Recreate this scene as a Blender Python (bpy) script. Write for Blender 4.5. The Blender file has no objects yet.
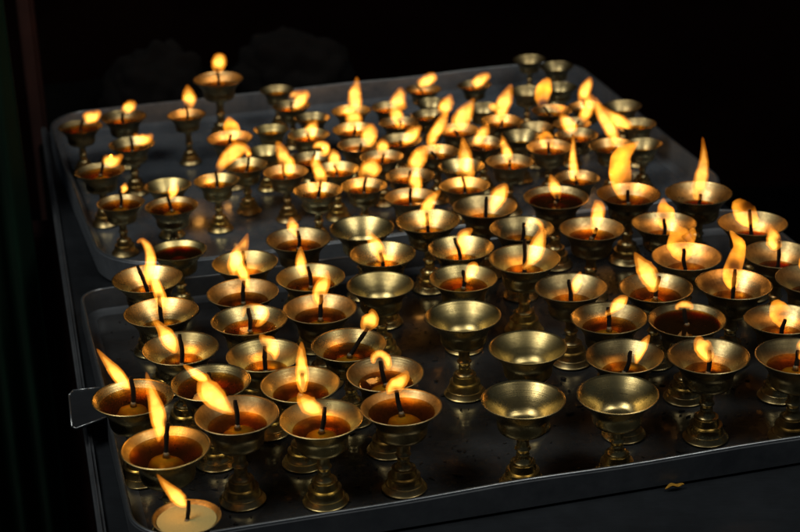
import bpy, bmesh, math, random
from mathutils import Vector, Matrix, noise
random.seed(7)
S = bpy.context.scene
COL = S.collection
PI = math.pi

# ------------------------------------------------------------------ camera
FPX = 1750.0; PITCH = math.radians(23.5); ROLL = math.radians(-1.8); CZ = 0.786
_c, _s = math.cos(ROLL), math.sin(ROLL)
_r0 = Vector((1, 0, 0)); _u0 = Vector((0, math.sin(PITCH), math.cos(PITCH)))
FW = Vector((0, math.cos(PITCH), -math.sin(PITCH)))
RT = _r0 * _c + _u0 * _s
UP = -_r0 * _s + _u0 * _c
CAM = Vector((0, 0, CZ))
def ray(x, y): return FW + RT * ((x - 400) / FPX) + UP * (-(y - 266) / FPX)
def hit(x, y, z=0.0):
    d = ray(x, y); return CAM + d * ((z - CZ) / d.z)

cd = bpy.data.cameras.new('camera'); cam = bpy.data.objects.new('camera', cd); COL.objects.link(cam)
cam.matrix_world = Matrix.Translation(CAM) @ Matrix((RT, UP, -FW)).transposed().to_4x4()
cd.sensor_width = 36; cd.lens = 36 * FPX / 800; cd.clip_start = .05; cd.clip_end = 60
cd.dof.use_dof = True; cd.dof.focus_distance = 1.57; cd.dof.aperture_fstop = 8.0
S.camera = cam

# ------------------------------------------------------------------ materials
def mat(name):
    m = bpy.data.materials.new(name); m.use_nodes = True
    nt = m.node_tree; nt.nodes.clear()
    out = nt.nodes.new('ShaderNodeOutputMaterial')
    return m, nt, out
def N(nt, t, **kw):
    n = nt.nodes.new(t)
    for k, v in kw.items():
        if k.startswith('i_'): n.inputs[k[2:].replace('_', ' ')].default_value = v
        else: setattr(n, k, v)
    return n
def ramp(nt, fac, stops):
    r = nt.nodes.new('ShaderNodeValToRGB'); e = r.color_ramp.elements
    while len(e) > 1: e.remove(e[-1])
    e[0].position, e[0].color = stops[0][0], (*stops[0][1], 1)
    for p, c in stops[1:]:
        x = e.new(p); x.color = (*c, 1)
    nt.links.new(fac, r.inputs[0]); return r
def tex(nt, kind='Object', scale=(1, 1, 1), rot=(0, 0, 0)):
    tc = nt.nodes.new('ShaderNodeTexCoord'); mp = nt.nodes.new('ShaderNodeMapping')
    mp.inputs['Scale'].default_value = scale; mp.inputs['Rotation'].default_value = rot
    nt.links.new(tc.outputs[kind], mp.inputs['Vector']); return mp.outputs[0]
def noise_n(nt, vec, scale, detail=4, rough=.55):
    n = nt.nodes.new('ShaderNodeTexNoise'); n.inputs['Scale'].default_value = scale
    n.inputs['Detail'].default_value = detail; n.inputs['Roughness'].default_value = rough
    nt.links.new(vec, n.inputs['Vector']); return n.outputs['Fac']
def math_n(nt, op, a, b=None, clamp=False):
    n = nt.nodes.new('ShaderNodeMath'); n.operation = op; n.use_clamp = clamp
    for i, v in enumerate((a, b)):
        if v is None: continue
        if isinstance(v, (int, float)): n.inputs[i].default_value = v
        else: nt.links.new(v, n.inputs[i])
    return n.outputs[0]
def maprange(nt, v, a, b, c, d):
    n = nt.nodes.new('ShaderNodeMapRange'); n.clamp = True
    for i, x in enumerate((a, b, c, d)): n.inputs[i + 1].default_value = x
    nt.links.new(v, n.inputs[0]); return n.outputs[0]

def brass(name, hue, dark, rough):
    m, nt, out = mat(name)
    p = N(nt, 'ShaderNodeBsdfPrincipled'); L = nt.links.new
    oi = nt.nodes.new('ShaderNodeObjectInfo')
    tc = nt.nodes.new('ShaderNodeTexCoord')
    ad = nt.nodes.new('ShaderNodeVectorMath'); ad.operation = 'ADD'
    sc = nt.nodes.new('ShaderNodeVectorMath'); sc.operation = 'SCALE'
    cmb = nt.nodes.new('ShaderNodeCombineXYZ')
    L(oi.outputs['Random'], cmb.inputs[0]); L(oi.outputs['Random'], cmb.inputs[2])
    L(cmb.outputs[0], sc.inputs[0]); sc.inputs['Scale'].default_value = 37
    L(tc.outputs['Object'], ad.inputs[0]); L(sc.outputs[0], ad.inputs[1])
    v = ad.outputs[0]
    big = noise_n(nt, v, 1.7, 5, .6); fine = noise_n(nt, v, 11, 6, .7)
    tarn = math_n(nt, 'ADD', math_n(nt, 'MULTIPLY', big, .65), math_n(nt, 'MULTIPLY', fine, .35))
    c = ramp(nt, tarn, [(.36, dark), (.52, tuple((a + b) / 2 for a, b in zip(dark, hue))), (.64, hue)])
    L(c.outputs[0], p.inputs['Base Color'])
    L(maprange(nt, tarn, .35, .65, rough + .10, rough), p.inputs['Roughness'])
    p.inputs['Metallic'].default_value = 1
    p.inputs['Anisotropic'].default_value = .72
    tg = nt.nodes.new('ShaderNodeTangent'); tg.direction_type = 'RADIAL'; tg.axis = 'Z'
    L(tg.outputs[0], p.inputs['Tangent'])
    # turning rings left by the lathe + small dents
    sep = nt.nodes.new('ShaderNodeSeparateXYZ'); L(tc.outputs['Object'], sep.inputs[0])
    rr = math_n(nt, 'SQRT', math_n(nt, 'ADD', math_n(nt, 'MULTIPLY', sep.outputs[0], sep.outputs[0]), math_n(nt, 'MULTIPLY', sep.outputs[1], sep.outputs[1])))
    cm2 = nt.nodes.new('ShaderNodeCombineXYZ'); L(rr, cm2.inputs[0]); L(sep.outputs[2], cm2.inputs[1]); L(oi.outputs['Random'], cm2.inputs[2])
    rings = noise_n(nt, cm2.outputs[0], 34, 3, .7)
    h = math_n(nt, 'ADD', math_n(nt, 'MULTIPLY', rings, .5), math_n(nt, 'MULTIPLY', big, .5))
    b = N(nt, 'ShaderNodeBump'); b.inputs['Strength'].default_value = .05; b.inputs['Distance'].default_value = .004
    L(h, b.inputs['Height']); L(b.outputs[0], p.inputs['Normal'])
    L(p.outputs[0], out.inputs['Surface']); return m
M_BRASS = [brass('brass_pale', (.80, .63, .28), (.42, .31, .13), .22),
           brass('brass_olive', (.80, .63, .27), (.38, .29, .12), .25),
           brass('brass_tarnished', (.66, .51, .24), (.22, .155, .07), .28),
           brass('brass_sooty', (.58, .46, .22), (.18, .13, .06), .24)]

def steel(name, col_a, col_b, ra, rb, metallic, spec=.5, scale=6, coat=0, grime=None):
    m, nt, out = mat(name); L = nt.links.new
    p = N(nt, 'ShaderNodeBsdfPrincipled')
    v = tex(nt)
    a = noise_n(nt, v, scale, 7, .62); b = noise_n(nt, v, scale * 7, 6, .7)
    s = noise_n(nt, tex(nt, scale=(1, 14, 1)), scale * 9, 5, .7)
    mix = math_n(nt, 'ADD', math_n(nt, 'MULTIPLY', a, .55), math_n(nt, 'ADD', math_n(nt, 'MULTIPLY', b, .25), math_n(nt, 'MULTIPLY', s, .2)))
    c = ramp(nt, mix, [(.38, col_a), (.62, col_b)])
    L(c.outputs[0], p.inputs['Base Color'])
    L(maprange(nt, mix, .36, .64, ra, rb), p.inputs['Roughness'])
    p.inputs['Metallic'].default_value = metallic
    p.inputs['Specular IOR Level'].default_value = spec
    if coat:
        w = maprange(nt, noise_n(nt, v, scale * 1.3, 5, .6), .42, .55, 0, coat)
        L(w, p.inputs['Coat Weight']); p.inputs['Coat Roughness'].default_value = .06
    bp = N(nt, 'ShaderNodeBump'); bp.inputs['Strength'].default_value = .25; bp.inputs['Distance'].default_value = .0015
    L(mix, bp.inputs['Height']); L(bp.outputs[0], p.inputs['Normal'])
    L(p.outputs[0], out.inputs['Surface']); return m
M_PAN = steel('pan_steel', (.10, .115, .135), (.24, .265, .30), .42, .30, .85, scale=5)
M_PANW = steel('pan_wall_steel', (.07, .078, .092), (.16, .175, .195), .5, .36, .5, scale=7)
M_BEAD = steel('worn_highlight_edge_steel', (.18, .20, .22), (.42, .45, .48), .40, .24, .85, scale=9)  # lighter steel: painted highlight on the tray rims, scratched edges on the handle
M_PANR = steel('rear_wall_steel', (.12, .14, .17), (.29, .32, .36), .5, .36, .5, scale=7)
M_FLOORF = steel('sooty_floor', (.013, .013, .014), (.075, .078, .082), .34, .12, .25, scale=7, coat=.9)
M_FLOORR = steel('rear_floor', (.10, .125, .16), (.22, .26, .31), .34, .18, .4, scale=5, coat=.6)
M_TABLE = steel('table_steel', (.011, .013, .016), (.034, .040, .049), .5, .34, .25, spec=.35, scale=4)

def simple(name, col, rough=.6, spec=.5, n=None, sss=0):
    m, nt, out = mat(name); L = nt.links.new
    p = N(nt, 'ShaderNodeBsdfPrincipled'); p.inputs['Roughness'].default_value = rough
    p.inputs['Specular IOR Level'].default_value = spec
    f = noise_n(nt, tex(nt), n or 40, 5, .65)
    c = ramp(nt, f, [(.3, tuple(x * .55 for x in col)), (.7, tuple(min(1, x * 1.2) for x in col))])
    L(c.outputs[0], p.inputs['Base Color'])
    if sss:
        p.inputs['Subsurface Weight'].default_value = sss; p.inputs['Subsurface Radius'].default_value = (.01, .005, .002); p.inputs['Subsurface Scale'].default_value = .6
    bp = N(nt, 'ShaderNodeBump'); bp.inputs['Strength'].default_value = .5; bp.inputs['Distance'].default_value = .001
    L(f, bp.inputs['Height']); L(bp.outputs[0], p.inputs['Normal'])
    L(p.outputs[0], out.inputs['Surface']); return m
M_WICK = simple('charred_wick', (.012, .010, .009), .85, .2, 900)
M_COLLAR = simple('wick_collar', (.22, .16, .08), .35, .5, 300)
M_BUTTER = simple('butter', (1.0, .80, .24), .45, .3, 120, .4)
M_WAX = simple('pale_wax', (.72, .58, .22), .38, .5, 60)
M_LEAF = simple('dry_petal', (.62, .32, .03), .7, .3, 200)
M_POST = simple('painted_wood', (.035, .012, .010), .7, .3, 12)
M_GREEN = simple('green_cloth', (.004, .022, .012), .9, .2, 9)
M_GREY = simple('grey_cloth', (.006, .005, .005), .9, .2, 14)
M_WALL = simple('dark_wall_plaster', (.010, .004, .0035), .9, 0, 3)
M_GROUND = simple('dark_ground', (.004, .004, .004), .9, 0, 3)
M_DEBRIS = simple('soot_crumbs', (.02, .014, .010), .6, .4, 300)

def oil(name, dens, col):
    m, nt, out = mat(name); L = nt.links.new
    t = N(nt, 'ShaderNodeBsdfTransparent'); t.inputs[0].default_value = (.94, .84, .62, 1)
    g = N(nt, 'ShaderNodeBsdfGlossy'); g.inputs['Roughness'].default_value = .035; g.inputs[0].default_value = (1, .95, .85, 1)
    f = N(nt, 'ShaderNodeFresnel'); f.inputs['IOR'].default_value = 1.46
    geo_ = N(nt, 'ShaderNodeNewGeometry')
    bp = N(nt, 'ShaderNodeBump'); bp.inputs['Strength'].default_value = .25; bp.inputs['Distance'].default_value = .0006
    L(noise_n(nt, tex(nt), 3.5, 3), bp.inputs['Height'])
    L(bp.outputs[0], g.inputs['Normal']); L(bp.outputs[0], f.inputs['Normal'])
    sep = N(nt, 'ShaderNodeSeparateXYZ'); L(geo_.outputs['True Normal'], sep.inputs[0])
    up = math_n(nt, 'GREATER_THAN', sep.outputs[2], .2)
    front = math_n(nt, 'SUBTRACT', 1, geo_.outputs['Backfacing'])
    fac = math_n(nt, 'MULTIPLY', math_n(nt, 'MULTIPLY', f.outputs[0], front), up)
    df = N(nt, 'ShaderNodeBsdfDiffuse'); df.inputs[0].default_value = (.10, .045, .012, 1)
    m1 = N(nt, 'ShaderNodeMixShader'); L(math_n(nt, 'MULTIPLY', up, .16), m1.inputs[0]); L(t.outputs[0], m1.inputs[1]); L(df.outputs[0], m1.inputs[2])
    m2 = N(nt, 'ShaderNodeMixShader'); L(fac, m2.inputs[0]); L(m1.outputs[0], m2.inputs[1]); L(g.outputs[0], m2.inputs[2])
    L(m2.outputs[0], out.inputs['Surface'])
    v = N(nt, 'ShaderNodeVolumeAbsorption'); v.inputs['Color'].default_value = (*col, 1); v.inputs['Density'].default_value = dens
    L(v.outputs[0], out.inputs['Volume']); m.cycles.homogeneous_volume = True
    return m
M_OIL = oil('amber_oil', 240, (.79, .60, .0))
M_OILDARK = oil('dark_oil', 900, (.80, .45, .0))

def flame_mat(name, c_in, c_mid, c_out, surf_col, surf, zone):
    m, nt, out = mat(name); L = nt.links.new
    at = N(nt, 'ShaderNodeAttribute'); at.attribute_type = 'OBJECT'; at.attribute_name = 'glow'
    ah = N(nt, 'ShaderNodeAttribute'); ah.attribute_type = 'OBJECT'; ah.attribute_name = 'hollow'
    tc = N(nt, 'ShaderNodeTexCoord')
    ln = N(nt, 'ShaderNodeVectorMath'); ln.operation = 'LENGTH'
    ae = N(nt, 'ShaderNodeAttribute'); ae.attribute_type = 'OBJECT'; ae.attribute_name = 'stretch'
    so_ = N(nt, 'ShaderNodeSeparateXYZ'); L(tc.outputs['Object'], so_.inputs[0]); co_ = N(nt, 'ShaderNodeCombineXYZ')
    L(so_.outputs[0], co_.inputs[0]); L(so_.outputs[1], co_.inputs[1]); L(math_n(nt, 'MULTIPLY', so_.outputs[2], ae.outputs['Fac']), co_.inputs[2])
    L(co_.outputs[0], ln.inputs[0])
    d = math_n(nt, 'DIVIDE', ln.outputs['Value'], ah.outputs['Fac'])      # 1 at the edge of the dark zone round the wick
    dark = maprange(nt, d, .35, 1.3, zone, 1.0)
    nz = maprange(nt, noise_n(nt, tc.outputs['Object'], 90, 2, .5), .35, .65, .62, 1.3)
    sp = N(nt, 'ShaderNodeSeparateXYZ'); L(tc.outputs['Generated'], sp.inputs[0])
    tip = maprange(nt, sp.outputs[2], .45, 1.0, 1.0, .5)       # thinner, cooler fire towards the tip
    g = math_n(nt, 'MULTIPLY', math_n(nt, 'MULTIPLY', math_n(nt, 'MULTIPLY', dark, nz), tip), at.outputs['Fac'])
    em = N(nt, 'ShaderNodeEmission')
    cr = ramp(nt, d, [(.0, c_in), (.5, c_mid), (1.0, c_out)])
    L(cr.outputs[0], em.inputs[0]); L(g, em.inputs[1])
    L(em.outputs[0], out.inputs['Volume'])
    se = N(nt, 'ShaderNodeEmission'); se.inputs[0].default_value = (*surf_col, 1)
    L(math_n(nt, 'MULTIPLY', dark, surf), se.inputs[1])
    tr = N(nt, 'ShaderNodeBsdfTransparent'); ad = N(nt, 'ShaderNodeAddShader')
    L(tr.outputs[0], ad.inputs[0]); L(se.outputs[0], ad.inputs[1]); L(ad.outputs[0], out.inputs['Surface'])
    m.cycles.emission_sampling = 'FRONT_BACK'
    m.cycles.homogeneous_volume = False
    return m
GLOW = 1.6; CORE = 2.2; SURF = .07; LP = .0078
M_FLAME = flame_mat('flame', (1, .20, .010), (1, .30, .018), (1, .34, .022), (1, .20, .008), SURF, .03)
M_CORE = flame_mat('flame_core', (1, .32, .02), (1, .47, .06), (1, .52, .09), (1, .45, .05), .02, .10)

# ------------------------------------------------------------------ helpers
def link(name, me, m, parent=None, loc=None):
    o = bpy.data.objects.new(name, me); COL.objects.link(o)
    if m is not None and not me.materials: me.materials.append(m)
    if parent is not None: o.parent = parent
    if loc is not None: o.location = loc
    return o
def mesh_from(name, verts, faces, smooth=True):
    me = bpy.data.meshes.new(name); me.from_pydata([tuple(v) for v in verts], [], faces); me.update()
    if smooth: me.polygons.foreach_set('use_smooth', [True] * len(me.polygons))
    return me
def lathe(name, prof, n=56, cap=False):
    vs, fs = [], []
    for (r, z) in prof:
        for i in range(n):
            a = 2 * PI * i / n; vs.append((r * math.cos(a), r * math.sin(a), z))
    for j in range(len(prof) - 1):
        for i in range(n):
            a, b = j * n + i, j * n + (i + 1) % n
            fs.append((a, a + n, b + n, b))
    me = mesh_from(name, vs, fs)
    bm = bmesh.new(); bm.from_mesh(me); bmesh.ops.remove_doubles(bm, verts=bm.verts, dist=1e-5)
    bmesh.ops.recalc_face_normals(bm, faces=bm.faces)
    if cap and sum(f.normal.z * f.calc_area() for f in bm.faces) < 0: bmesh.ops.reverse_faces(bm, faces=bm.faces)
    for f in bm.faces: f.smooth = True
    for e in bm.edges:
        if len(e.link_faces) == 2 and e.calc_face_angle(0) > .6: e.smooth = False
    bm.to_mesh(me); bm.free(); return me
def smooth_prof(pts, n=4):
    out = []
    P = [pts[0]] + list(pts) + [pts[-1]]
    for i in range(1, len(P) - 2):
        for k in range(n):
            t = k / n
            q = []
            for c in range(2):
                a, b, cc, d = P[i - 1][c], P[i][c], P[i + 1][c], P[i + 2][c]
                q.append(.5 * (2 * b + (cc - a) * t + (2 * a - 5 * b + 4 * cc - d) * t * t + (3 * b - a - 3 * cc + d) * t ** 3))
            out.append((max(0, q[0]), q[1]))
    out.append(pts[-1]); return out

INNER = [(.955, -.012), (.90, -.075), (.80, -.19), (.70, -.31), (.61, -.43), (.52, -.55), (.40, -.655), (.22, -.715), (0, -.725)]
def inner_r(L):
    for (r0, z0), (r1, z1) in zip(INNER, INNER[1:]):
        if -z0 <= L <= -z1:
            t = (L + z0) / (z0 - z1); return r0 + (r1 - r0) * t
    return .9
OUTER = [(0, -.87), (.20, -.87), (.42, -.85), (.56, -.80), (.615, -.70), (.63, -.55), (.655, -.43), (.73, -.30), (.84, -.165), (.94, -.06), (.985, -.03)]
BOWL = lathe('bowl', smooth_prof(OUTER, 3) + [(1.0, -.014), (1.0, .004), (.985, .014), (.968, .008)] + smooth_prof(INNER, 4), 64)
FOOT_H = .82
def foot_mesh():
    p = [(0, 0), (.545, 0), (.565, .015), (.568, .045), (.545, .065), (.50, .15), (.487, .165), (.482, .175), (.452, .178), (.44, .19),
         (.405, .37), (.412, .385), (.408, .40), (.33, .405), (.325, .42), (.30, .585), (.308, .60), (.303, .612), (.235, .62), (.19, .67), (.16, .74), (.155, .82), (0, .82)]
    return lathe('foot', p, 40)
FOOT = foot_mesh()
STEMS = {}
def stem_mesh(k):
    k = round(k, 2)
    if k not in STEMS:
        z1 = 2 * k - .87 + .02; z0 = FOOT_H - .02; h = z1 - z0
        p = [(0, z0), (.155, z0), (.15, z0 + .12 * h), (.165, z0 + .2 * h), (.20, z0 + .28 * h), (.165, z0 + .36 * h), (.15, z0 + .5 * h), (.155, z0 + .75 * h), (.19, z0 + .9 * h), (.25, z1), (0, z1)]
        STEMS[k] = lathe('stem', smooth_prof(p, 3), 28)
    return STEMS[k]
DISCS = {}
def oil_mesh(L):
    L = round(L, 2)
    if L not in DISCS:
        r = inner_r(L) - .003
        body = [(0, 0), (r * .5, 0), (r * .9, .001), (r * .97, .004), (r, .016)]
        for q in range(1, 9):
            zz = L + (.715 - L) * q / 8; body.append((max(.02, inner_r(zz) - .012), -(zz - L)))
        body.append((0, -(.718 - L)))
        DISCS[L] = lathe('oil', body, 48)
    return DISCS[L]
def butter_mesh(L, seed):
    key = ('b', round(L, 2), seed)
    if key not in DISCS:
        rr = random.Random(seed); R0 = min(.36, inner_r(min(L + .16, .7)) * .66); top = .035
        depth = .725 - L
        prof = [(0, .01), (R0 * .3, -.01), (R0 * .65, -.05), (R0 * .95, -.12), (R0 * 1.15, -.20 - .1 * depth), (R0 * 1.25, -max(.22, depth * .8)), (0, -max(.23, depth * .9))]
        me = lathe('butter', smooth_prof(prof, 3), 32)
        for v in me.vertices:
            n = noise.noise(Vector((v.co.x * 4 + seed * 9, v.co.y * 4, v.co.z * 3)))
            f = 1 + .28 * n; v.co.x = v.co.x * f + .05; v.co.y *= f; v.co.z -= .0 + .03 * abs(n)
        DISCS[key] = me
    return DISCS[key]

def tube(pts, rad, sides=10, flat=1.0, frame=None):
    """closed tube along 3-D points; frame = (in-plane unit, depth unit)"""
    vs, fs = [], []
    n = len(pts)
    for i, (p, r) in enumerate(zip(pts, rad)):
        t = (pts[min(i + 1, n - 1)] - pts[max(i - 1, 0)]).normalized()
        if frame is not None: dep = frame
        else:
            dep = Vector((0, 1, 0)) if abs(t.y) < .9 else Vector((1, 0, 0))
        side = t.cross(dep).normalized(); dp = side.cross(t).normalized()
        for k in range(sides):
            a = 2 * PI * k / sides
            vs.append(p + side * (math.cos(a) * r) + dp * (math.sin(a) * r * flat))
    for i in range(n - 1):
        for k in range(sides):
            a, b = i * sides + k, i * sides + (k + 1) % sides
            fs.append((a, b, b + sides, a + sides))
    fs.append(tuple(range(sides))[::-1]); fs.append(tuple((n - 1) * sides + k for k in range(sides)))
    return vs, fs
def spline(pts, n):
    """Catmull-Rom through tuples"""
    P = [pts[0]] + list(pts) + [pts[-1]]; out = []
    segs = len(pts) - 1
    for j in range(n + 1):
        u = j / n * segs; i = min(int(u), segs - 1); t = u - i; q = []
        for c in range(len(pts[0])):
            a, b, cc, d = P[i][c], P[i + 1][c], P[i + 2][c], P[i + 3][c]
            q.append(.5 * (2 * b + (cc - a) * t + (2 * a - 5 * b + 4 * cc - d) * t * t + (3 * b - a - 3 * cc + d) * t ** 3))
        out.append(q)
    return out

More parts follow.
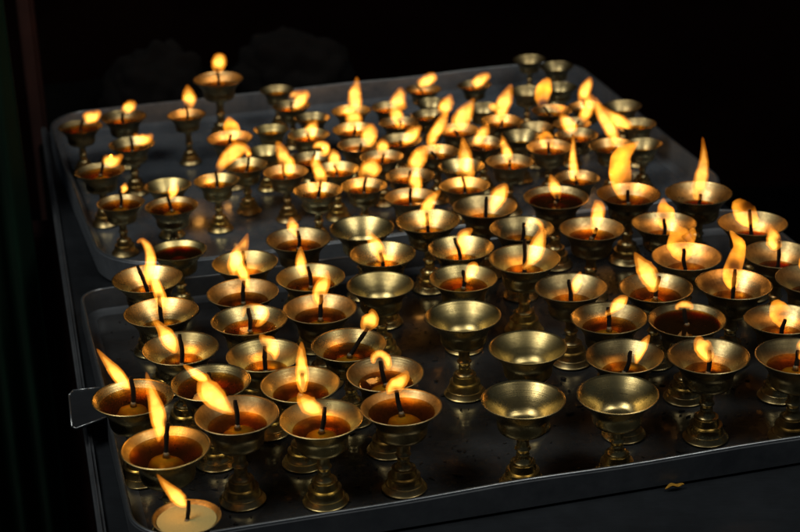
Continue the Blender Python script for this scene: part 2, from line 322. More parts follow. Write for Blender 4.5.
# ------------------------------------------------------------------ the lamps
# rim centre x, y and width as surveyed, level of the oil, wick tip, flame spines (x, y, half width), label
LAMPS = [
# front tray, side with the tab handle
(147,280,71,'l',(137,266),[[(147,284,1.5),(149,272,6),(150,258,5.5),(147,247,4.5),(141,240.5,3),(136,243,1)]],'small bowl with flame hooked over at its top, just outside the rounded tray corner'),
(162,314,75,'l',(160,297),[[(164,308,3),(162,299,6),(157,285,5.5),(153,270,4.5),(150,255,1)]],'bowl with low oil and tall thin slanting flame, second along the handle side'),
(180,349,77,'l',(179,334),[[(175,353,2),(172,346,7),(167,337,8.5),(160,327,5),(150,316,1)]],'bowl with low oil and pointed flame blown toward the tray edge, third along that side'),
(137,398,82,'f',(135,376),[[(135,389,1.5),(129,383,6),(121,373,7),(112,362,4.5),(101,348,1)]],'brimming dark amber bowl beside the tab handle, flame blown out over the tray wall'),
(211,382,81,'f',(209,371),[[(209,378,1),(205,377,4),(199,374,5.5),(192,369,4),(184,363,1)]],'full amber bowl with small sideways flame, partly hidden behind a big orange flame'),
(166,449,90,'f',(168,423),[[(159,442,1.5),(160,432,5.5),(159,418,8.5),(156,404,7.5),(151,388,4.5),(147,372,1)]],'widest bowl, behind the pale wax cup at the corner, tall flame over amber oil'),
(236.5,416,85,'m',(235,400),[[(234,414,1.5),(226,408,7),(217,400,11),(209,391,12.5),(205,382,8.5),(206,373,2)]],'front row bowl with a broad orange flame streaming toward the tab handle', {'k':1.17}),
(321,419,84,'m',(325,406),[[(327,405,1.5),(322,407,5),(315,407,8),(309,404,9.5),(303,398,7),(299,391,2)]],'front row bowl with short fat flame bent flat over its rim'),
(402,409,82,'f',(397,391),[[(388,395,1.5),(392,389,6.5),(399,384,8),(405,378,6),(408,371,1.5)]],'full amber bowl at the end of the lit front row, next to the empty bowls'),
(298,384,80,'m',(300,372),[[(301,391,3),(300,384,5.5),(300,374,7),(299,362,6),(299,350,4),(299,340,1)]],'bowl with straight upright candle-like flame in the second row of the front tray'),
(262,357,77,'l',(262,347),[[(272,361,1.5),(272,353,5.5),(267,345,8.5),(261,340,5),(257,335,1.5)]],'bowl with low oil and arched flame just behind the upright candle-like flame'),
(251.5,324,77,'m',(250.5,311),[[(245,320,1.5),(247,312,3),(254,309,3.5),(262,313,6.5),(266,318,6.5),(262,326,3.5),(257,329,1)]],'bowl whose flame curls over like a wave, third row of the front tray', {'g':.8}),
(243,294,72,'m',(244,281),[[(249,289,1.5),(246,280,5),(242,270,6.5),(239,261,4.5),(237,253,1)]],'amber bowl with flame merging into the taller one of the bowl behind it',{'h':.4}),
(245,264,66,'l',(243,251),[[(234,277,3),(234,266,7),(239,255,8.5),(244,245,5.5),(248,233,1)]],'bowl at the back edge of the front tray with tall flame rising in a point'),
(318,310,74,'m',(319,295),[[(316,305,3),(316,297,6.5),(319,288,8),(323,280,6),(325,270,1)]],'amber bowl with broad upright flame beside the empty bowl of the middle'),
(310,278,69,'m',(307.5,266),[[(304,275,4),(301,266,6),(300,257,5),(300,246,1)]],'amber bowl with short narrow flame, just behind the broad upright flame'),
(297.5,240.5,65,'m',(297,231),[[(296,237,2),(294,231,5),(291,225,6),(290,217,1.5)]],'clean pale bowl with small leaf-shaped flame, alone near the back of the front tray'),
(382,255,67,'l',(380,253),[[(381,262,2),(379,253,6.5),(375,245,7),(370,237,5),(365,229,1)]],'bright bowl with tapering flame between the two empty bowls of the middle',{'m':0}),
(380,286,68,'e',None,[],'empty brass bowl directly in front of the bright bowl with tapering flame'),
(353,348,76,'m',(372,330),[[(369,334,3),(371,328,7.5),(375,321,9),(376,315,5),(374,312,2)]],'bowl whose wick leans hard to one rim and carries a round flame'),
(382,371,78,'m',(377,357),[[(370,360,2),(371,353,4),(377,350,4),(383,354,4.5),(385,361,4),(384,366,1.5)]],'amber bowl with tiny flame curled over the wick, behind the last lit front bowl', {'g':.9}),
(428.5,222,65,'l',(427,213),[[(427,226,3),(426,218,6),(427,209,7),(431,201,6),(436,195,4),(441,190,1)]],'bowl with flame bending to a fine point, at the back of the front tray',{'m':0}),
(461,249,67,'l',(455,238),[[(464,257,1.5),(464,247,4.5),(463,239,7.5),(467,233,5.5),(473,229,1.5)]],'bowl with tilted wick and small ragged flame, directly behind a little round flame'),
(463,279,69,'m',(463,270),[[(466,282,2),(469,275,5),(473,267,6.5),(476,262,2)]],'bowl with little round flame directly behind the tall-stemmed empty bowl'),
(486,208,65,'l',(487,197),[[(493,214,2),(495,206,6.5),(499,197,9),(504,189,6.5),(507,184,1.5)]],'bowl with leaf-shaped flame leaning away from its thick wick'),
(520,229,65,'l',(522,222),[[(523,226,1.5),(526,222,2.5),(533,220,3),(539,224,3),(540,230,1.5)]],'bowl with faint curled flame close behind a tall translucent flame',{'g':.5,'lp':.5}),
(524,259,71,'l',(524,238),[[(522,268,2),(529,262,4.5),(535,252,8.5),(538,241,7.5),(541,231,4.5),(539,223,1.5)]],'bowl with long wick and tall translucent flame folding round it', {'g':.7}),
(464,317,76,'e',None,[],'empty brass bowl on a clearly visible tall stem, surrounded by bare tray floor',{'k':1.16,'m':1}),
(528.5,348.5,79,'e',None,[],'middle one of three empty bowls stepping toward the front lip',{'m':1}),
(522.5,401,85,'e',None,[],'empty bowl nearest the bare front lip with its foot half hidden',{'m':0}),
(572,289,73,'l',(570,280),[[(576,294,2),(577,287,5),(579,280,5),(582,272,1)]],'amber bowl on a tall stem with tiny flame, behind the empty bowls'),
(610,319,77,'m',(609,307),[[(606,315,1.5),(612,310,4.5),(619,304,6.5),(625,299,5),(629,297,1)]],'amber bowl with flame blown sideways, between tiny-flame bowl and dark-oil bowl'),
(625.5,357,79,'l',(632,351),[[(637,364,1.5),(639,357,4),(643,348,5.5),(647,341,4),(651,335,1)]],'bowl with leaning wick and thin slanting flame above an empty bowl'),
(618.5,394,82,'e',None,[],'empty bowl with sooty bottom at the front lip under the thin slanting flame',{'m':0}),
(655.5,288.5,74,'m',(659,276),[[(652,292,4),(652,282,9.5),(646,271,10),(640,262,6.5),(634,252,1)]],'bowl with wide swept-back flame beside its wick, behind the dark-oil bowl'),
(688,320,78,'d',(685,308),[[(678,309,2),(679,305,3),(685,303.5,4),(691,305,3.5),(693,309,2)]],'bowl brimming with nearly black oil and a mere cap of flame',{'h':.2,'g':.7,'lp':.6}),
(709,357,82,'l',(710,350),[[(709,362,3),(707,354,8.5),(703,346,9.5),(701,340,6.5),(703,337,2)]],'bowl with round squat flame at the front lip beyond the empty bowls'),
(732,285,76,'l',(733,269),[[(732,291,4),(731,281,9),(732,270,9.5),(736,257,8),(738,247,6.5),(733,239,4),(728,232,1)]],'bowl with tall twisting flame wrapping a thick black wick',{'h':1.01,'el':.6,'loop':1,'g':3.4}),
(687,257,70,'l',(684,248),[[(685,264,4),(684,256,11),(682,246,14.5),(680,237,11),(677,230,5),(676,224,1)],[(688,244,7),(693,237,5.5),(695,230,1.5)]],'bowl with wide two-horned flame around a thick wick',{'h':0.79,'el':.8,'loop':1,'g':3.4}),
(664,225,66,'l',(664,219),[[(664,231,4),(666,223,9),(666,215,9.5),(664,208,6),(664,200,1)]],'bowl with teardrop flame directly behind the two-horned flame',{'h':0.88,'loop':1,'g':3.2}),
(591,230,66,'m',(596,228),[[(594,234,2.5),(595,225,5.5),(597,214,7.5),(597,206,6.5),(594,200,1.5)]],'bowl with rounded flame near the middle, in line behind the tiny-flame bowl'),
(555,198,65,'f',(556,195),[[(557,199,2),(555,191,6),(552,183,5.5),(549,174,1)]],'dark brimming bowl with single small pointed flame, back row of the front tray',{'dark':1}),
(628,195,64,'m',(627,190),[[(625,202,4),(622,190,9.5),(620,175,11),(620,164,11),(623,156,9),(630,150,5.5),(639,143,.8)]],'bowl carrying the widest sheet-like flame, behind the teardrop flame',{'h':0.84,'el':.45,'loop':1,'g':2.5}),
(699,194,67,'l',(701,194),[[(697,200,3),(699,189,7.5),(702,175,7),(704,162,5),(704,150,3),(703,137,1)]],'last bowl of the back row, with very tall slender flame', {'g':.7,'dark':1}),
(753,225,70,'l',(750,210),[[(755,231,3),(753,225,8.5),(747,216,11.5),(741,208,9),(738,202,3.5)]],'bowl with ring-shaped flame round its wick against the black background',{'h':0.97,'dark':1,'loop':1,'g':3.4}),
(780,257,70,'l',(781,243),[[(775,252,3),(776,246,8.5),(775,238,7),(773,231,4),(772,225,1)]],'bowl with slanted wick and small triangular flame, in front of the ring-shaped flame',{'dark':1}),
(809,278,74,'l',(806,266),[[(802,271,3),(800,263,5.5),(800,256,4.5),(802,249,1)]],'bowl cut by the picture edge behind the bowl of squat ring flame',{'dark':1}),
(783,321,76,'l',(786,320),[[(786,331,4),(785,323,10),(782,315,11),(779,308,8),(777,303,3)]],'bowl with squat ring flame round a short wick near the picture edge',{'h':0.97,'loop':1,'g':3.4}),
(796,357,82,'m',(798,350),[[(801,360,3),(803,352,7),(801,345,5),(803,337,1)]],'bowl cut by the picture edge at the end of the front lip row'),
(186,519,70,'f',(188,501),[[(188,504,1.5),(184,504,5),(178,499,7.5),(172,493,6.5),(164,485,4),(156,475,1)]],'cup filled with solid pale yellow wax, by the near rounded corner of the front tray', {'wax':1,'m':2}),
# rear tray
(168,187,47,'l',None,[],'unlit small bowl between two lit ones near the side wall of the rear tray',{'m':1}),
(178,252,58,'f',None,[],'unlit bowl of dark oil inside the rounded corner of the rear tray',{'dark':1,'m':1}),
(172,207,53,'f',(168,195),[[(170,199,2),(172,194,5),(175,188,5.5),(178,184,2)]],'full bowl with small leaf flame just behind the unlit dark bowl'),
(120.5,204,48,'f',(119.5,190),[[(122,193,2),(124,188,4),(125,183,1)]],'bowl with pale butter and a dying speck of flame near the rear side wall',{'lp':.6}),
(101,172,50,'f',(104,155),[[(107,155,2),(109,160,6.5),(116,161,6),(124,155,1.5)]],'bowl with crescent flame sagging from its wick along the side wall of the rear tray'),
(132,145,46,'m',(131,137),[[(134,134,2),(139,139,5.5),(147,139,5.5),(153,134,1.5)]],'bowl with flat sideways flame, second from the side wall'),
(80,128,44,'f',(82,120),[[(84,121,4.5),(88,118,6.5),(94,116,6),(100,111,2)]],'bowl in the far side corner of the rear tray, flame lying flat'),
(123,118,46,'m',(122,113),[[(121,113,2),(126,109,5.5),(131,105,5.5),(135,102,2)]],'bowl with slanting oval flame beside the corner bowl'),
(187,116,39,'m',(187,106),[[(188,109,3),(190,101,7),(189,94,6.5),(188,85,1.5)]],'small bowl on a tall foot standing alone with upright flame',{'k':1.3}),
(218,80,50,'m',(217,70),[[(217,73,4),(218,66,7),(219,60,7.5),(219,55,5),(219,53,1.5)]],'large tall bowl rising above the far rim of the rear tray, egg-shaped flame',{'k':1.25,'h':.4}),
(232,139,46,'m',(233,134),[[(233,142,4),(234,132,8),(232,125,7),(231,118,1.5)]],'bowl with dome-shaped flame and dark wick showing inside',{'h':0.79,'loop':1,'g':2.8}),
(217,182,46,'m',(216,171),[[(217,174,2.5),(222,165,5.5),(230,156,8),(239,150,8.5),(247,151,5),(250,157,1)]],'bowl with long flame blown across to the neighbouring wick', {'g':.95}),
(246,166,44,'m',(249.5,156),[[(249,158,1.5),(249,154,3),(247,150,1)]],'bowl whose wick touches the end of the long flame blown from its neighbour'),
(286,173,45,'m',(283,164),[[(288,176,4),(288,166,8.5),(284,157,7),(281,149,5.5),(277,141,2)]],'bowl with wide-footed flame narrowing upward, beside the long blown flame'),
(317,192,50,'m',(320,181),[[(321,188,3),(320,178,6.5),(317,170,6),(314,162,5),(315,155,2)]],'near row bowl of the rear tray with tall wavy flame',{'m':0}),
(336,170,46,'m',(334,165),[[(334,172,3),(334,162,6.5),(333,154,5.5),(331,149,1.5)]],'bowl with narrow arched flame just behind the tall wavy one'),
(364,187,47,'m',(366,177),[[(363,181,4),(366,174,8.5),(372,167,10.5),(374,162,7),(376,159,2)]],'near row bowl with fat lopsided flame, behind the pale empty bowl',{'m':0}),
(362,229,65,'e',None,[],'pale empty bowl at the back edge of the front tray',{'m':0}),
(271,131,36,'m',None,[],'unlit small bowl behind the wide-footed flame'),
(277,91,34,'m',None,[],'unlit small bowl at the far wall behind the flat two-tongued flame'),
(292,107,38,'m',(292,101),[[(296,109,3),(299,103,6.5),(303,97,7),(310,93,3)],[(292,99,2),(294,95,3.5),(302,93,3)]],'bowl at the far wall with flat two-tongued flame'),
(312,119,36,'m',None,[],'unlit bowl between the flat two-tongued flame and the stubby flame'),
(309,136,42,'m',(308,134),[[(309,139,4),(311,132,7),(314,126,5.5),(317,120,1)]],'bowl with stubby flame in front of an unlit bowl'),
(352,112,40,'m',(357,111),[[(357,113,4),(356,103,7.5),(356,93,6.5),(358,85,4),(358,77,1)]],'bowl at the far wall with tall pointed flame'),
(354,130,42,'m',(356,126),[[(356,130,4),(355,120,8.5),(352,112,6.5),(350,106,2)]],'bowl with hooded flame directly before the tall pointed one',{'h':.7}),
(358,146,42,'m',(361,143),[[(368,147,4),(368,138,8.5),(370,130,7.5),(371,123,2)]],'bowl with flame leaning off its wick in front of the hooded flame'),
(382,158,44,'m',(384,154),[[(384,158,3),(383,150,6.5),(383,144,6),(382,139,1.5)]],'bowl with little upright arch of flame amid dark bowls', {'h':.6}),
(312,160,44,'m',(315,152),[[(313,148,1.5),(318,145,4),(325,146,4.5),(325,152,4.5),(320,155,2)]],'bowl with tiny coiled flame like a snail'),
(389,108,36,'m',(396,109),[[(398,112,4),(398,102,8.5),(400,94,6),(400,87,1.5)]],'bowl with upper one of two flames seeming stacked in a column'),
(398,124,40,'m',(400,121),[[(401,129,3),(397,118,6.5),(394,110,5.5),(397,102,2)]],'bowl with lower one of two flames seeming stacked in a column'),
(401,141,43,'m',(401,140),[[(402,143,2),(408,139,6),(415,132,6.5),(422,126,1.5)]],'bowl with flame pointing sideways like a spearhead'),
(425,93,36,'m',(418,87),[[(418,88,3),(425,85,5.5),(432,81,6),(438,78,3)]],'bowl touching the far wall with horizontal oval flame and glowing wick'),
(475,86,34,'m',(472,86),[[(471,86,2),(477,83,5.5),(484,78,5.5),(491,75,2.5)]],'bowl alone at the far wall with low tilted oval flame',{'k':1.05}),
(430,116,38,'m',(440,114),[[(442,116,4),(444,109,7),(448,102,6.5),(451,94,1.5)]],'bowl with leaf flame behind the broad triangular flame'),
(458,131,42,'m',(454,130),[[(461,130,6),(460,122,9.5),(465,113,8.5),(470,105,5),(474,98,1)]],'bowl with broad triangular flame spreading toward one side'),
(437,153,46,'m',(431,151),[[(430,146,4),(433,136,6),(439,127,6),(444,118,4.5),(447,112,1.5)]],'bowl with long thin diagonal flame'),
(483,144,44,'m',(474,146),[[(473,146,3),(479,138,5.5),(484,131,6),(488,124,1.5)]],'bowl with small diagonal flame beyond the broad triangular one'),
(465,187,51,'m',(463,177),[[(465,188,6),(466,175,9),(466,163,8.5),(465,151,6),(463,137,1.5)]],'near row bowl with big upright flame forked at the foot', {'h':.8}),
(462,167,47,'l',None,[],'unlit bowl glowing in the light of the big forked flame before it',{'m':0}),
(410,177,50,'m',(410,171),[[(413,173,4),(416,163,8.5),(421,154,8),(426,146,3)]],'bowl with leaning flame joined to the long thin diagonal flame above'),
(411,198,52,'m',(411,188),[[(417,195,4),(416,185,7),(416,176,6.5),(418,169,2)]],'near row bowl with flame overlapping the leaning one behind it'),
(509,163,48,'m',(509,160),[[(509,164,2.5),(507,156,5.5),(504,147,4.5),(501,136,1)]],'bowl with lone thorn-shaped flame between dark bowls'),
(503,122,42,'m',(504,120),[[(503,121,4),(503,109,7.5),(508,97,7),(513,84,1.5)],[(503,109,2),(495,107,4.5),(490,105,2)]],'bowl with tall branching flame near the far wall'),
(527,92,36,'l',None,[],'unlit bowl showing pale inside, behind the tall branching flame'),
(556,114,40,'m',(548,109),[[(548,111,4),(547,100,8),(550,90,7.5),(554,82,2.5)]],'bowl with split flame open down its centre',{'h':0.88,'el':.5,'loop':1,'g':2.8}),
(563,122,38,'m',(570,118),[[(571,118,4),(577,110,6.5),(580,101,5.5),(583,92,1.5)]],'bowl with curved sickle flame beside the split flame'),
(590,108,38,'m',(587,101),[[(588,102,6),(588,92,6.5),(592,83,5),(594,77,1.5)]],'bowl with upright leaf flame behind the sickle flame'),
(577,136,44,'m',(573,134),[[(574,134,4),(571,127,7.5),(565,119,5.5),(561,114,2)]],'bowl with short flame leaning toward the sickle flame'),
(615,146,46,'m',(620,147),[[(620,148,3),(616,134,6.5),(609,121,6.5),(602,108,5),(598,96,1.5)]],'bowl with very long flame slanting back over its neighbours', {'g':.9}),
(638,125,38,'m',(634,129),[[(634,129,2),(626,125,6.5),(617,119,6.5),(609,112,3),(604,106,1)]],'bowl near the side wall, flame crossing the very long slanting one'),
(619,107,38,'l',None,[],'unlit bowl behind the two crossing flames'),
(641,146,40,'l',None,[],'unlit bowl in front of the crossing flames at the side wall'),
(549,148,46,'m',(548,142),[[(551,149,3),(548,144,7.5),(545,138,7),(542,134,3)]],'bowl with small ring flame circling its wick tip',{'h':0.88,'loop':1,'g':3.2}),
(521,137,42,'l',None,[],'unlit bowl between the ring flame and the small diagonal flame'),
(576,179,46,'m',(574,176),[[(573,181,4),(572,170,5.5),(571,158,4),(571,146,2.5),(571,133,1)]],'bowl with needle-thin upright flame'),
(530,60,32,'l',None,[],'unlit bowl at the far corner, the one hardest against the wall'),
(557,67,34,'l',None,[],'unlit bowl at the far corner, in front of another unlit one'),
(484,109,38,'l',None,[],'unlit bowl beside the tall branching flame'),
(560,88,34,'l',None,[],'unlit bowl just behind the split flame'),
(264,152,36,'l',None,[],'unlit dark bowl beside the wide-footed flame, near the lower row'),
(429,101,33,'l',None,[],'unlit small bowl directly in front of the bowl touching the far wall'),
(539,128,36,'l',None,[],'unlit bowl directly behind the small ring flame'),
]
LEVEL = {'f': .17, 'm': .31, 'l': .47, 'd': .14}
EXTRA = []

def solve(cx, cy, w, k):
    d = ray(cx, cy); D = CZ / (k + (-d.z) * FPX / w); dep = FPX * D / w
    return CAM + d * dep, D, dep
sites = []
for L in LAMPS:
    cx, cy, w, lev, wick, fl, lab = L[:7]
    opt = L[7] if len(L) > 7 else {}
    k = opt.get('k', 1.14)
    p, D, dep = solve(cx, cy, w, k)
    sites.append([p, D, dep, k])
# keep rims from cutting one another
for it in range(30):
    for i in range(len(sites)):
        for j in range(i + 1, len(sites)):
            a, b = sites[i], sites[j]
            ha, hb = a[1] * a[3], b[1] * b[3]
            v = Vector((b[0].x - a[0].x, b[0].y - a[0].y)); dist = v.length
            need = (a[1] + b[1]) / 2 * .985
            if abs(ha - hb) > .006:
                need = max(min(a[1], b[1]) * .5 + max(a[1], b[1]) * .33, need * .9)
            if dist < need and dist > 1e-6:
                v = v / dist * (need - dist) * .25
                a[0].x -= v.x; a[0].y -= v.y; b[0].x += v.x; b[0].y += v.y

def thing(name, label, cat, loc, group=None):
    o = bpy.data.objects.new(name, None); COL.objects.link(o); o.location = loc; o.empty_display_size = .02
    o['label'] = label; o['category'] = cat
    if group: o['group'] = group
    return o
LAMP_POWER = .16
for idx, (L, (rim, D, dep, k)) in enumerate(zip(LAMPS, sites)):
    cx, cy, w, lev, wick, fl, lab = L[:7]
    opt = L[7] if len(L) > 7 else {}
    R = D / 2; px = D / w                      # metres per surveyed pixel at this lamp
    p0, _, _ = solve(cx, cy, w, k)
    shift = Vector((rim.x - p0.x, rim.y - p0.y, 0))
    base = Vector((rim.x, rim.y, .0015))
    root = thing('butter_lamp', lab, 'butter lamp', base, 'brass butter lamps on the two trays')
    root.rotation_euler = (random.gauss(0, .012), random.gauss(0, .012), 0)
    rz = random.uniform(0, 6.28); H = 2 * k * R
    bm_ = M_BRASS[opt.get('m', random.choice((0, 1, 1, 2)) if cy > 235 and cx < 570 else random.choice((2, 3, 3)) if cx > 500 or cx < 210 else random.choice((1, 2, 3)))]
    for nm, me, z in (('bowl', BOWL, H), ('stem', stem_mesh(k), 0), ('foot', FOOT, 0)):
        o = link(nm, me, bm_, root, (0, 0, z)); o.scale = (R, R, R); o.rotation_euler.z = rz
        o.material_slots[0].link = 'OBJECT'; o.material_slots[0].material = bm_
    if lev == 'e': continue
    LV = LEVEL[lev]
    if opt.get('wax'):
        me = lathe('wax', [(0, 0), (.3, -.01), (.6, .0), (inner_r(.12) - .004, .02)], 40, True)
        o = link('wax', me, M_WAX, root, (0, 0, H - .12 * R)); o.scale = (R, R, R); LV = .12
    else:
        o = link('oil', oil_mesh(LV), None, root, (0, 0, H - LV * R)); o.scale = (R, R, R); o.rotation_euler.z = rz
        om = M_OILDARK if lev == 'd' or opt.get('dark') else M_OIL
        if not o.data.materials: o.data.materials.append(om)
        o.material_slots[0].link = 'OBJECT'; o.material_slots[0].material = om
        if lev != 'd':
            o = link('butter', butter_mesh(LV, idx % 5), M_BUTTER, root, (0, 0, H - LV * R - .075 * R)); o.scale = (R, R, R); o.rotation_euler.z = rz
    if not wick: continue
    top = CAM + ray(*wick) * dep + shift - base
    foot = Vector((0, 0, H - (LV + .05) * R))
    # wick: slightly crooked cotton rod
    mid = (top + foot) / 2 + Vector((random.uniform(-1, 1), random.uniform(-1, 1), 0)) * .0014
    wr = .0021 * (R / .035) ** .6
    sp = spline([(*foot, wr * .95), (*mid, wr), (*(foot.lerp(top, .85)), wr * .95), (*top, wr * .75)], 12)
    pts = [Vector(q[:3]) for q in sp]
    rad = [q[3] * (1 + .22 * noise.noise(Vector((i * 1.7, idx * 3.1, 0)))) for i, q in enumerate(sp)]
    vs, fs = tube([q - foot for q in pts], rad, 9)
    wo = link('wick', mesh_from('wick', vs, fs), M_WICK, root, foot)
    vs, fs = tube([Vector((0, 0, -.02 * R)), Vector((0, 0, .05 * R)), Vector((0, 0, .09 * R))], [.09 * R, .07 * R, .05 * R], 12)
    link('wick_collar', mesh_from('wick_collar', vs, fs), M_COLLAR, wo, (0, 0, 0))
    # flame
    vsA, fsA, vsC, fsC = [], [], [], []; fmax = 0; cen = Vector((0, 0, 0)); wsum = 0
    hol = opt.get('hol')
    def lobe(q, lo, hi, fac, VS, FS, inv=False):
        sm = spline(q, 20); pts, rad = [], []
        for i, (x, y, hw) in enumerate(sm):
            P3 = CAM + ray(x, y) * dep + shift - base - top
            wob = 1 + .12 * noise.noise(Vector((i * .45, idx * 5.3, 2)))
            pts.append(P3); rad.append(max(.25, hw) * px * wob)
        rad[0] *= .6; rad[-1] *= .35
        if fac < 1:
            i0, i1 = int(lo * 20), int(hi * 20); pts, rad = pts[i0:i1 + 1], rad[i0:i1 + 1]
            n = len(rad)
            rad = [r * fac * max(.12, math.sin(PI * min(1, (i + .4) / n * 1.0)) ** .55) for i, r in enumerate(rad)]
        vs, fs = tube(pts, rad, 14, .62, FW)
        n0 = len(VS); VS += vs; FS += [tuple(a + n0 for a in (f[::-1] if inv else f)) for f in fs]
        return pts, rad
    for q in fl:
        pts, rad = lobe(q, 0, 1, 1, vsA, fsA)
        fmax = max(fmax, max(rad))
        for P3, r in zip(pts, rad): cen += P3 * r; wsum += r
        if not hol and not opt.get('loop'): lobe(q, .06, .88, .74, vsC, fsC)
    def closed(nm, V, Fc):
        me = mesh_from(nm, V, Fc); fb = bmesh.new(); fb.from_mesh(me)
        bmesh.ops.recalc_face_normals(fb, faces=fb.faces); return me, fb
    me, fb = closed('flame', vsA, fsA)
    if hol:                                             # the dark hollow inside the fire: a cavity with its faces turned inward
        vh, fh = [], []
        lobe(fl[0], hol[0], hol[1], hol[2], vh, fh)
        mh, hb = closed('cavity', vh, fh); bmesh.ops.reverse_faces(hb, faces=hb.faces); hb.to_mesh(mh); hb.free()
        fb.from_mesh(mh); bpy.data.meshes.remove(mh)
    for f_ in fb.faces: f_.smooth = True
    fb.to_mesh(me); fb.free()
    fo = link('flame', me, M_FLAME, wo, top - foot + (Vector((0, fmax * .5, 0)) if opt.get('loop') else Vector((0, 0, 0))))
    thick = max(2 * fmax * .62, .0055)
    fo['glow'] = float(GLOW * opt.get('g', 1) / thick)
    fo['stretch'] = float(opt.get('el', 1))
    fo['hollow'] = float(opt.get('h', .5) * fmax * 1.3)
    if vsC:
        mc, cb = closed('flame_core', vsC, fsC); cb.to_mesh(mc); cb.free()
        co = link('flame_core', mc, M_CORE, wo, top - foot)
        co['glow'] = float(CORE * opt.get('g', 1) / (thick * .74)); co['stretch'] = 1.0; co['hollow'] = float(opt.get('h', .5) * fmax * 1.5)
    cen = cen / wsum
    ld = bpy.data.lights.new('flame_light', 'POINT'); ld.energy = LP * (fmax / .008) ** 1.3 * opt.get('lp', 1); ld.color = (1, .44, .11); ld.shadow_soft_size = .006
    lo = bpy.data.objects.new('flame_light', ld); COL.objects.link(lo); lo.parent = wo; lo.location = top - foot + cen + (Vector((0, .007, .006)) if opt.get('loop') else Vector((0, 0, 0)))

# ------------------------------------------------------------------ trays, table, surroundings
ANG = math.radians(14.0)
eu = Vector((math.cos(ANG), math.sin(ANG), 0)); ev = Vector((-math.sin(ANG), math.cos(ANG), 0))
def uv_(p): return p.dot(eu), p.dot(ev)
def rrect(u0, u1, v0, v1, radii, n=10):
    """rounded rectangle, radii for corners (u0v0, u1v0, u1v1, u0v1), counter-clockwise"""
    out = []
    for (cu, cv, r, a0) in ((u0, v0, radii[0], PI), (u1, v0, radii[1], 1.5 * PI), (u1, v1, radii[2], 0), (u0, v1, radii[3], .5 * PI)):
        c_u = cu + r if cu == u0 else cu - r; c_v = cv + r if cv == v0 else cv - r
        for i in range(n + 1):
            a = a0 + .5 * PI * i / n; out.append((c_u + r * math.cos(a), c_v + r * math.sin(a)))
    return out
def offset_rect(u0, u1, v0, v1, radii, d, n=10):
    return rrect(u0 - d, u1 + d, v0 - d, v1 + d, [max(.002, r + d) for r in radii], n)
def densify(poly, step=.02):
    out = []
    for i, a in enumerate(poly):
        b = poly[(i + 1) % len(poly)]; m = max(1, int(math.dist(a, b) / step))
        for j in range(m): out.append((a[0] + (b[0] - a[0]) * j / m, a[1] + (b[1] - a[1]) * j / m, ))
    return out
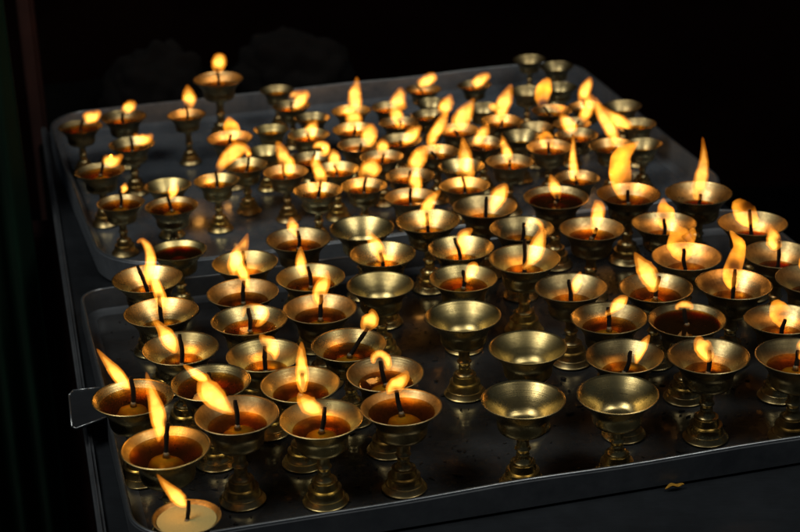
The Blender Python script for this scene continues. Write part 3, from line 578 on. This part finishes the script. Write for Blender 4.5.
def pan(name, label, u0, u1, v0, v1, radii, h, flange, wallmat, floormat, skew=0):
    root = thing(name, label, 'tray', (0, 0, 0), 'steel trays holding the lamps')
    root.rotation_euler.z = ANG
    rings = [(-.010, .0008), (-.004, .002), (0, .005), (.0015, h - .001), (.002, h), (.0042, h + .0004), (.0048, h)]
    rings += [(.0050 + flange, h - .001)]
    if flange < .004:
        rings += [(.0055 + flange, .001)]
    base_n = len(rrect(u0, u1, v0, v1, radii, 12))
    vs, fs = [], []
    for d, z in rings:
        r = offset_rect(u0, u1, v0, v1, radii, d, 12)
        # subdivide the long sides the same way for every ring
        rr = []
        for i, a in enumerate(r):
            b = r[(i + 1) % len(r)]
            m = 24 if (i % 13) == 12 else 1
            for j in range(m): rr.append((a[0] + (b[0] - a[0]) * j / m, a[1] + (b[1] - a[1]) * j / m))
        nn = len(rr)
        for (x, y) in rr:
            wb = .0022 * noise.noise(Vector((x * 7, y * 7, 3))) * (1 if z > .01 else 0)
            wz = .0015 * noise.noise(Vector((x * 9, y * 9, 8))) * (1 if z > .01 else 0)
            xs = x + max(0, 1 - (x - u0) / (u1 - u0)) * max(0, 2.2 - y) * skew
            vs.append((xs + wb, y + wb, z + wz))
    for j in range(len(rings) - 1):
        for i in range(nn):
            a, b = j * nn + i, j * nn + (i + 1) % nn
            fs.append((a, b, b + nn, a + nn))
    me = mesh_from('wall_rim', vs, fs)
    pb = bmesh.new(); pb.from_mesh(me)
    for e in pb.edges:
        if len(e.link_faces) == 2 and e.calc_face_angle(0) > .5: e.smooth = False
    pb.to_mesh(me); pb.free()
    link('rim', me, wallmat, root)
    bead = []
    ctr = []
    for i, a in enumerate(offset_rect(u0, u1, v0, v1, radii, .0034, 12)):
        b = offset_rect(u0, u1, v0, v1, radii, .0034, 12); b = b[(i + 1) % len(b)]
        m = 24 if (i % 13) == 12 else 1
        for j in range(m):
            x, y = a[0] + (b[0] - a[0]) * j / m, a[1] + (b[1] - a[1]) * j / m
            xs = x + max(0, 1 - (x - u0) / (u1 - u0)) * max(0, 2.2 - y) * skew
            ctr.append((xs + .0022 * noise.noise(Vector((x * 7, y * 7, 3))), y + .0022 * noise.noise(Vector((x * 7, y * 7, 3))), h + .0006 + .0015 * noise.noise(Vector((x * 9, y * 9, 8)))))
    n_ = len(ctr); bf = []
    for i, c_ in enumerate(ctr):
        a = Vector(ctr[i - 1]); b = Vector(ctr[(i + 1) % n_]); t = (b - a).normalized(); sd = t.cross(Vector((0, 0, 1)))
        for k in range(8):
            an = 2 * PI * k / 8; bead.append(Vector(c_) + sd * (.0017 * math.cos(an)) + Vector((0, 0, .0015 * math.sin(an))))
    for i in range(n_):
        for k in range(8):
            a, b = i * 8 + k, i * 8 + (k + 1) % 8; c_ = ((i + 1) % n_) * 8
            bf.append((a, b, c_ + (k + 1) % 8, c_ + k))
    link('rim_highlight_bead', mesh_from('rim_highlight_bead', bead, bf), M_BEAD, root)  # bead in lighter steel puts the rim's bright highlight into the colour
    f = [(x + max(0, 1 - (x - u0) / (u1 - u0)) * max(0, 2.2 - y) * skew, y, .0008) for x, y in offset_rect(u0, u1, v0, v1, radii, -.0095, 12)]
    me = mesh_from('pan_floor', f, [tuple(range(len(f)))], False)
    link('pan_floor', me, floormat, root)
    return root

# surveyed corners of the two trays
h_r = .030
pN = hit(530, 479, .025); pL = hit(118, 440, .025)
fu0 = uv_(pL)[0]; fv0 = uv_(pN)[1]
pr = hit(60, 150, h_r); pf = hit(400, 79, h_r); prr = hit(640, 117, h_r); pn = hit(170, 262, h_r)
ru0, ru1, rv0, rv1 = uv_(pr)[0], uv_(prr)[0], uv_(pn)[1], uv_(pf)[1]
fv1 = uv_(hit(150, 284, .025))[1]
fu1 = ru1
print('front', fu0, fu1, fv0, fv1, 'rear', ru0, ru1, rv0, rv1)
front = pan('lamp_tray', 'dark sooty steel tray with tab handle, holding the nearer rows of lamps', fu0, fu1, fv0, fv1 - .003, (.045, .05, .05, .022), .025, .0005, M_PANW, M_FLOORF)
rear = pan('lamp_tray', 'blue-grey steel tray with rounded corner behind the tray with the handle', ru0, ru1, rv0, rv1, (.075, .06, .05, .05), h_r, .0005, M_PANR, M_FLOORR, .05)

def slab(name, poly, z0, z1, m, parent=None, jit=0):
    n = len(poly)
    vs = [(x, y, z0) for x, y in poly] + [(x, y, z1) for x, y in poly]
    fs = [tuple(range(n))[::-1], tuple(range(n, 2 * n))] + [(i, (i + 1) % n, n + (i + 1) % n, n + i) for i in range(n)]
    me = mesh_from(name, vs, fs, False)
    bm = bmesh.new(); bm.from_mesh(me)
    bmesh.ops.bevel(bm, geom=[e for e in bm.edges if abs(e.verts[0].co.z - e.verts[1].co.z) < 1e-6 and e.verts[0].co.z > z0 + 1e-6], offset=min(.003, (z1 - z0) * .4), segments=3, affect='EDGES')
    bm.to_mesh(me); bm.free()
    return link(name, me, m, parent)
# tab handle of the front tray
tabp = [hit(x, y, .024) for x, y in ((69, 396), (73, 391), (100, 388), (110, 416), (76, 429), (72, 427))]
def to_tray(p): return (p.dot(eu), p.dot(ev))
tb = slab('handle', [to_tray(p) for p in tabp][::-1], .0225, .0245, M_TABLE, front)

tp = [Vector((*to_tray(p), .0246)) for p in tabp]
bv, bf = [], []
for i in range(len(tp)):
    vs, fs = tube([tp[i], tp[(i + 1) % len(tp)]], [.0009, .0009], 8); n0 = len(bv); bv += vs; bf += [tuple(a + n0 for a in f) for f in fs]
link('handle_edge', mesh_from('handle_edge', bv, bf), M_BEAD, tb)
# table under the trays (steel sheet with a folded border)
tl = hit(44, 150, 0); tn = hit(96, 520, 0)
tu0 = min(uv_(tl)[0], uv_(tn)[0])
q0 = hit(98, 560, 0); q1 = hit(620, 531, 0); q2 = hit(830, 521, 0)
TA = Vector((tl.x, tl.y)); TB = Vector((tn.x, tn.y)); dd = (TB - TA)
far = TA - dd * .75; near = TA + dd * 1.34
fr = eu.to_2d()
table = thing('offering_table', 'dark blue-grey metal table carrying both lamp trays', 'table', (0, 0, 0))
n2 = Vector((q1.x, q1.y)); n3 = n2 + (Vector((q2.x, q2.y)) - n2).normalized() * .33
n1 = near + fr * .26
TV = rv1 + .035; TU = fu1 + .012
def tl_at(v):                                                 # point of the table's long side at depth v
    a, b = TA.dot(ev.to_2d()), TB.dot(ev.to_2d()); return TA + dd * ((v - a) / (b - a))
far = tl_at(TV)
c_far = fr * TU + ev.to_2d() * TV; c_near = fr * TU + ev.to_2d() * (n3.dot(ev.to_2d()))
c_near = fr * TU + ev.to_2d() * near.dot(ev.to_2d())
top_poly = [near, c_near, c_far, far]
top_poly = [(p.x, p.y) for p in top_poly]
def ccw(p): return p if sum(a[0] * b[1] - b[0] * a[1] for a, b in zip(p, p[1:] + p[:1])) > 0 else p[::-1]
slab('table_top', ccw(top_poly), -.035, -.002, M_TABLE, table)
# raised folded edge strip along the side of the table
e0 = far; e1 = near; wv = Vector((dd.y, -dd.x)).normalized(); wv = wv if wv.x > 0 else -wv
slab('edge_strip', ccw([(p.x, p.y) for p in (e0, e1, e1 + wv * .007, e0 + wv * .007)]), -.0021, .006, M_PANW, table)
for lx, ly in ((.03, .05), (.75, .05), (.75, 1.1), (-.04 + .03, 1.1)):
    p = near + fr * lx + ev.to_2d() * ly
    slab('leg', [(p.x, p.y), (p.x + .05, p.y), (p.x + .05, p.y + .05), (p.x, p.y + .05)], -.85, -.036, M_POST, table)

def sheet(name, pts, m, kind='structure'):
    me = mesh_from(name, pts, [tuple(range(len(pts)))], False); o = link(name, me, m); o['kind'] = kind; return o
sheet('ground', [(-6, -3, -.85), (6, -3, -.85), (6, 7, -.85), (-6, 7, -.85)], M_GROUND)
sheet('back_wall', [(-5, 4.2, -.85), (5, 4.2, -.85), (5, 4.2, 3), (-5, 4.2, 3)], M_WALL)

# wooden post at the side of the table
pp = ray(33, 70); pt = 2.45; P = CAM + pp * pt
po = thing('wooden_post', 'dim reddish wooden post standing beside the table', 'post', (P.x, P.y, -.85))
def post_part(nm, a, z0, z1): 
    me = bpy.data.meshes.new(nm); bm = bmesh.new()
    bmesh.ops.create_cube(bm, size=1, matrix=Matrix.Translation((0, 0, (z0 + z1) / 2)) @ Matrix.Diagonal((a, a, z1 - z0, 1)))
    bmesh.ops.bevel(bm, geom=bm.edges[:], offset=.004, segments=2, affect='EDGES'); bm.to_mesh(me); bm.free()
    return link(nm, me, M_POST, po)
post_part('shaft', .022, .06, 2.2); post_part('plinth', .05, 0, .06)

# green cloth hanging at the far side
def cloth(name, label, cat, x0, x1, y, z0, z1, m, amp, waves, ang=0):
    nx, nz = 60, 30; vs, fs = [], []
    for s_ in (0, 1):
        for j in range(nz + 1):
            for i in range(nx + 1):
                u = i / nx; t = j / nz
                yy = amp * math.sin(u * waves * 6.28 + 1.3 * math.sin(t * 2.2)) * (.35 + .65 * t) + .5 * amp * noise.noise(Vector((u * 5, t * 3, 1)))
                vs.append((x0 + (x1 - x0) * u, y + yy + s_ * .004, z1 + (z0 - z1) * t))
    W = nx + 1; T = W * (nz + 1)
    for s_ in (0, 1):
        for j in range(nz):
            for i in range(nx):
                a = s_ * T + j * W + i; f = (a, a + 1, a + W + 1, a + W); fs.append(f if s_ == 0 else f[::-1])
    for j in range(nz):
        for i in (0, nx):
            a = j * W + i; fs.append((a, a + W, a + W + T, a + T))
    for i in range(nx):
        for j in (0, nz):
            a = j * W + i; fs.append((a, a + 1, a + 1 + T, a + T))
    o = link(name, mesh_from(name, vs, fs), m); o['label'] = label; o['category'] = cat; return o
g0 = CAM + ray(-90, 200) * 2.1; g1 = CAM + ray(26, 200) * 2.1
cloth('green_drape', 'dark green cloth hanging in the gloom beside the table', 'cloth', g0.x, g1.x, g0.y, -.84, .62, M_GREEN, .02, 4)

# crumpled grey cloth heaps behind the rear tray
def heap(name, label, c, sx, sy, sz, seed):
    bm = bmesh.new(); bmesh.ops.create_icosphere(bm, subdivisions=5, radius=1)
    for v in bm.verts:
        q = v.co.copy()
        n = noise.fractal(q * 1.6 + Vector((seed * 7, 0, 0)), 1, 2, 5) * .22 + abs(noise.noise(q * 2.2 + Vector((seed, 0, 0)))) * .3
        q *= 1 + n
        v.co = Vector((q.x * sx, q.y * sy, max(0, q.z) * sz))
    for f in bm.faces: f.smooth = True
    me = bpy.data.meshes.new(name); bm.to_mesh(me); bm.free()
    o = link(name, me, M_GREY, None, c); o['label'] = label; o['category'] = 'cloth'; return o
lu0 = ru0 - .02
slab('back_ledge', ccw([tuple((eu * a + ev * b).to_2d()) for a, b in ((lu0, rv1 + .05), (lu0 + .5, rv1 + .05), (lu0 + .5, rv1 + .35), (lu0, rv1 + .35))]), -.85, -.03, M_GROUND)['kind'] = 'structure'
c1 = hit(152, 103, 0); heap('crumpled_cloth', 'crumpled grey cloth heap behind the tall lamps at the rounded tray corner', (c1.x, c1.y + .08, -.032), .075, .045, .085, 1)
c2 = hit(290, 84, 0); heap('crumpled_cloth', 'low wrinkled grey cloth behind the middle of the rear tray', (c2.x, c2.y + .09, -.032), .09, .04, .08, 2)

# dry petal lying at the foot of the front tray wall
pc = hit(663, 474, .0)
vs, fs = [], []
n = 14
for s_ in (0, 1):
    for i in range(n + 1):
        t = i / n; w_ = .0026 * math.sin(PI * t) ** .7
        for q in (-1, 0, 1): vs.append(((t - .5) * .018, q * w_, .0012 + .0018 * abs(q) * math.sin(PI * t) + .002 * math.sin(t * 5) ** 2 + s_ * -.0005))
for s_ in (0, 1):
    for i in range(n):
        for q in (0, 1):
            a = s_ * (n + 1) * 3 + i * 3 + q; f = (a, a + 3, a + 4, a + 1); fs.append(f[::-1] if s_ == 0 else f)
pc = eu * (pc.dot(eu)) + ev * (fv0 - .0125)
pe = link('dry_petal', mesh_from('dry_petal', vs, fs), M_LEAF, None, (pc.x, pc.y, 0)); pe.rotation_euler.z = ANG
pe['label'] = 'small orange-brown dry petal lying against the front wall of the tray'; pe['category'] = 'petal'

# soot crumbs and wick scraps lying on the front tray floor
bm = bmesh.new()
rr = random.Random(3)
for i in range(620):
    u = rr.uniform(fu0 + .02, fu1 - .05); v = rr.uniform(fv0 + .01, fv1 - .01)
    p = eu * u + ev * v; s = rr.uniform(.0004, .0013) * (1.9 if i % 12 == 0 else 1)
    m4 = Matrix.Translation((p.x, p.y, .0012 + s * .3)) @ Matrix.Rotation(rr.uniform(0, 6), 4, 'Z') @ Matrix.Diagonal((s * rr.uniform(1, 3.5), s, s * .6, 1))
    bmesh.ops.create_icosphere(bm, subdivisions=1, radius=1, matrix=m4)
me = bpy.data.meshes.new('soot_crumbs'); bm.to_mesh(me); bm.free()
so = link('soot_crumbs', me, M_DEBRIS); so['kind'] = 'stuff'; so['label'] = 'black soot crumbs scattered on the tray floor'

# ------------------------------------------------------------------ light
w = bpy.data.worlds.new('World'); S.world = w; w.use_nodes = True
bg = w.node_tree.nodes['Background']; bg.inputs[0].default_value = (.62, .78, 1, 1); bg.inputs[1].default_value = .028
def area(name, loc, target, sx, sy, e, col):
    l = bpy.data.lights.new(name, 'AREA'); l.shape = 'RECTANGLE'; l.size = sx; l.size_y = sy; l.energy = e; l.color = col
    o = bpy.data.objects.new(name, l); COL.objects.link(o); o.location = loc
    o.rotation_euler = (Vector(target) - Vector(loc)).to_track_quat('-Z', 'Y').to_euler(); return o
area('daylight_opening', (-1.25, .75, 2.35), (0, 1.6, 0), 1.0, .9, 19, (1, .97, .86))
area('daylight_opening', (1.15, .85, 2.4), (0, 1.6, 0), .8, .9, 10.5, (1, .97, .86))

S.render.engine = 'CYCLES'
c = S.cycles
c.use_denoising = True; c.denoiser = 'OPENIMAGEDENOISE'; c.denoising_input_passes = 'RGB_ALBEDO_NORMAL'
c.max_bounces = 8; c.glossy_bounces = 4; c.diffuse_bounces = 3; c.transparent_max_bounces = 40; c.volume_bounces = 0
c.use_light_tree = True; c.sample_clamp_indirect = 4; c.caustics_reflective = False; c.caustics_refractive = False
c.volume_step_rate = 1.0; c.volume_max_steps = 64
S.view_settings.view_transform = 'Standard'; S.view_settings.look = 'None'; S.view_settings.exposure = 0; S.view_settings.gamma = 1
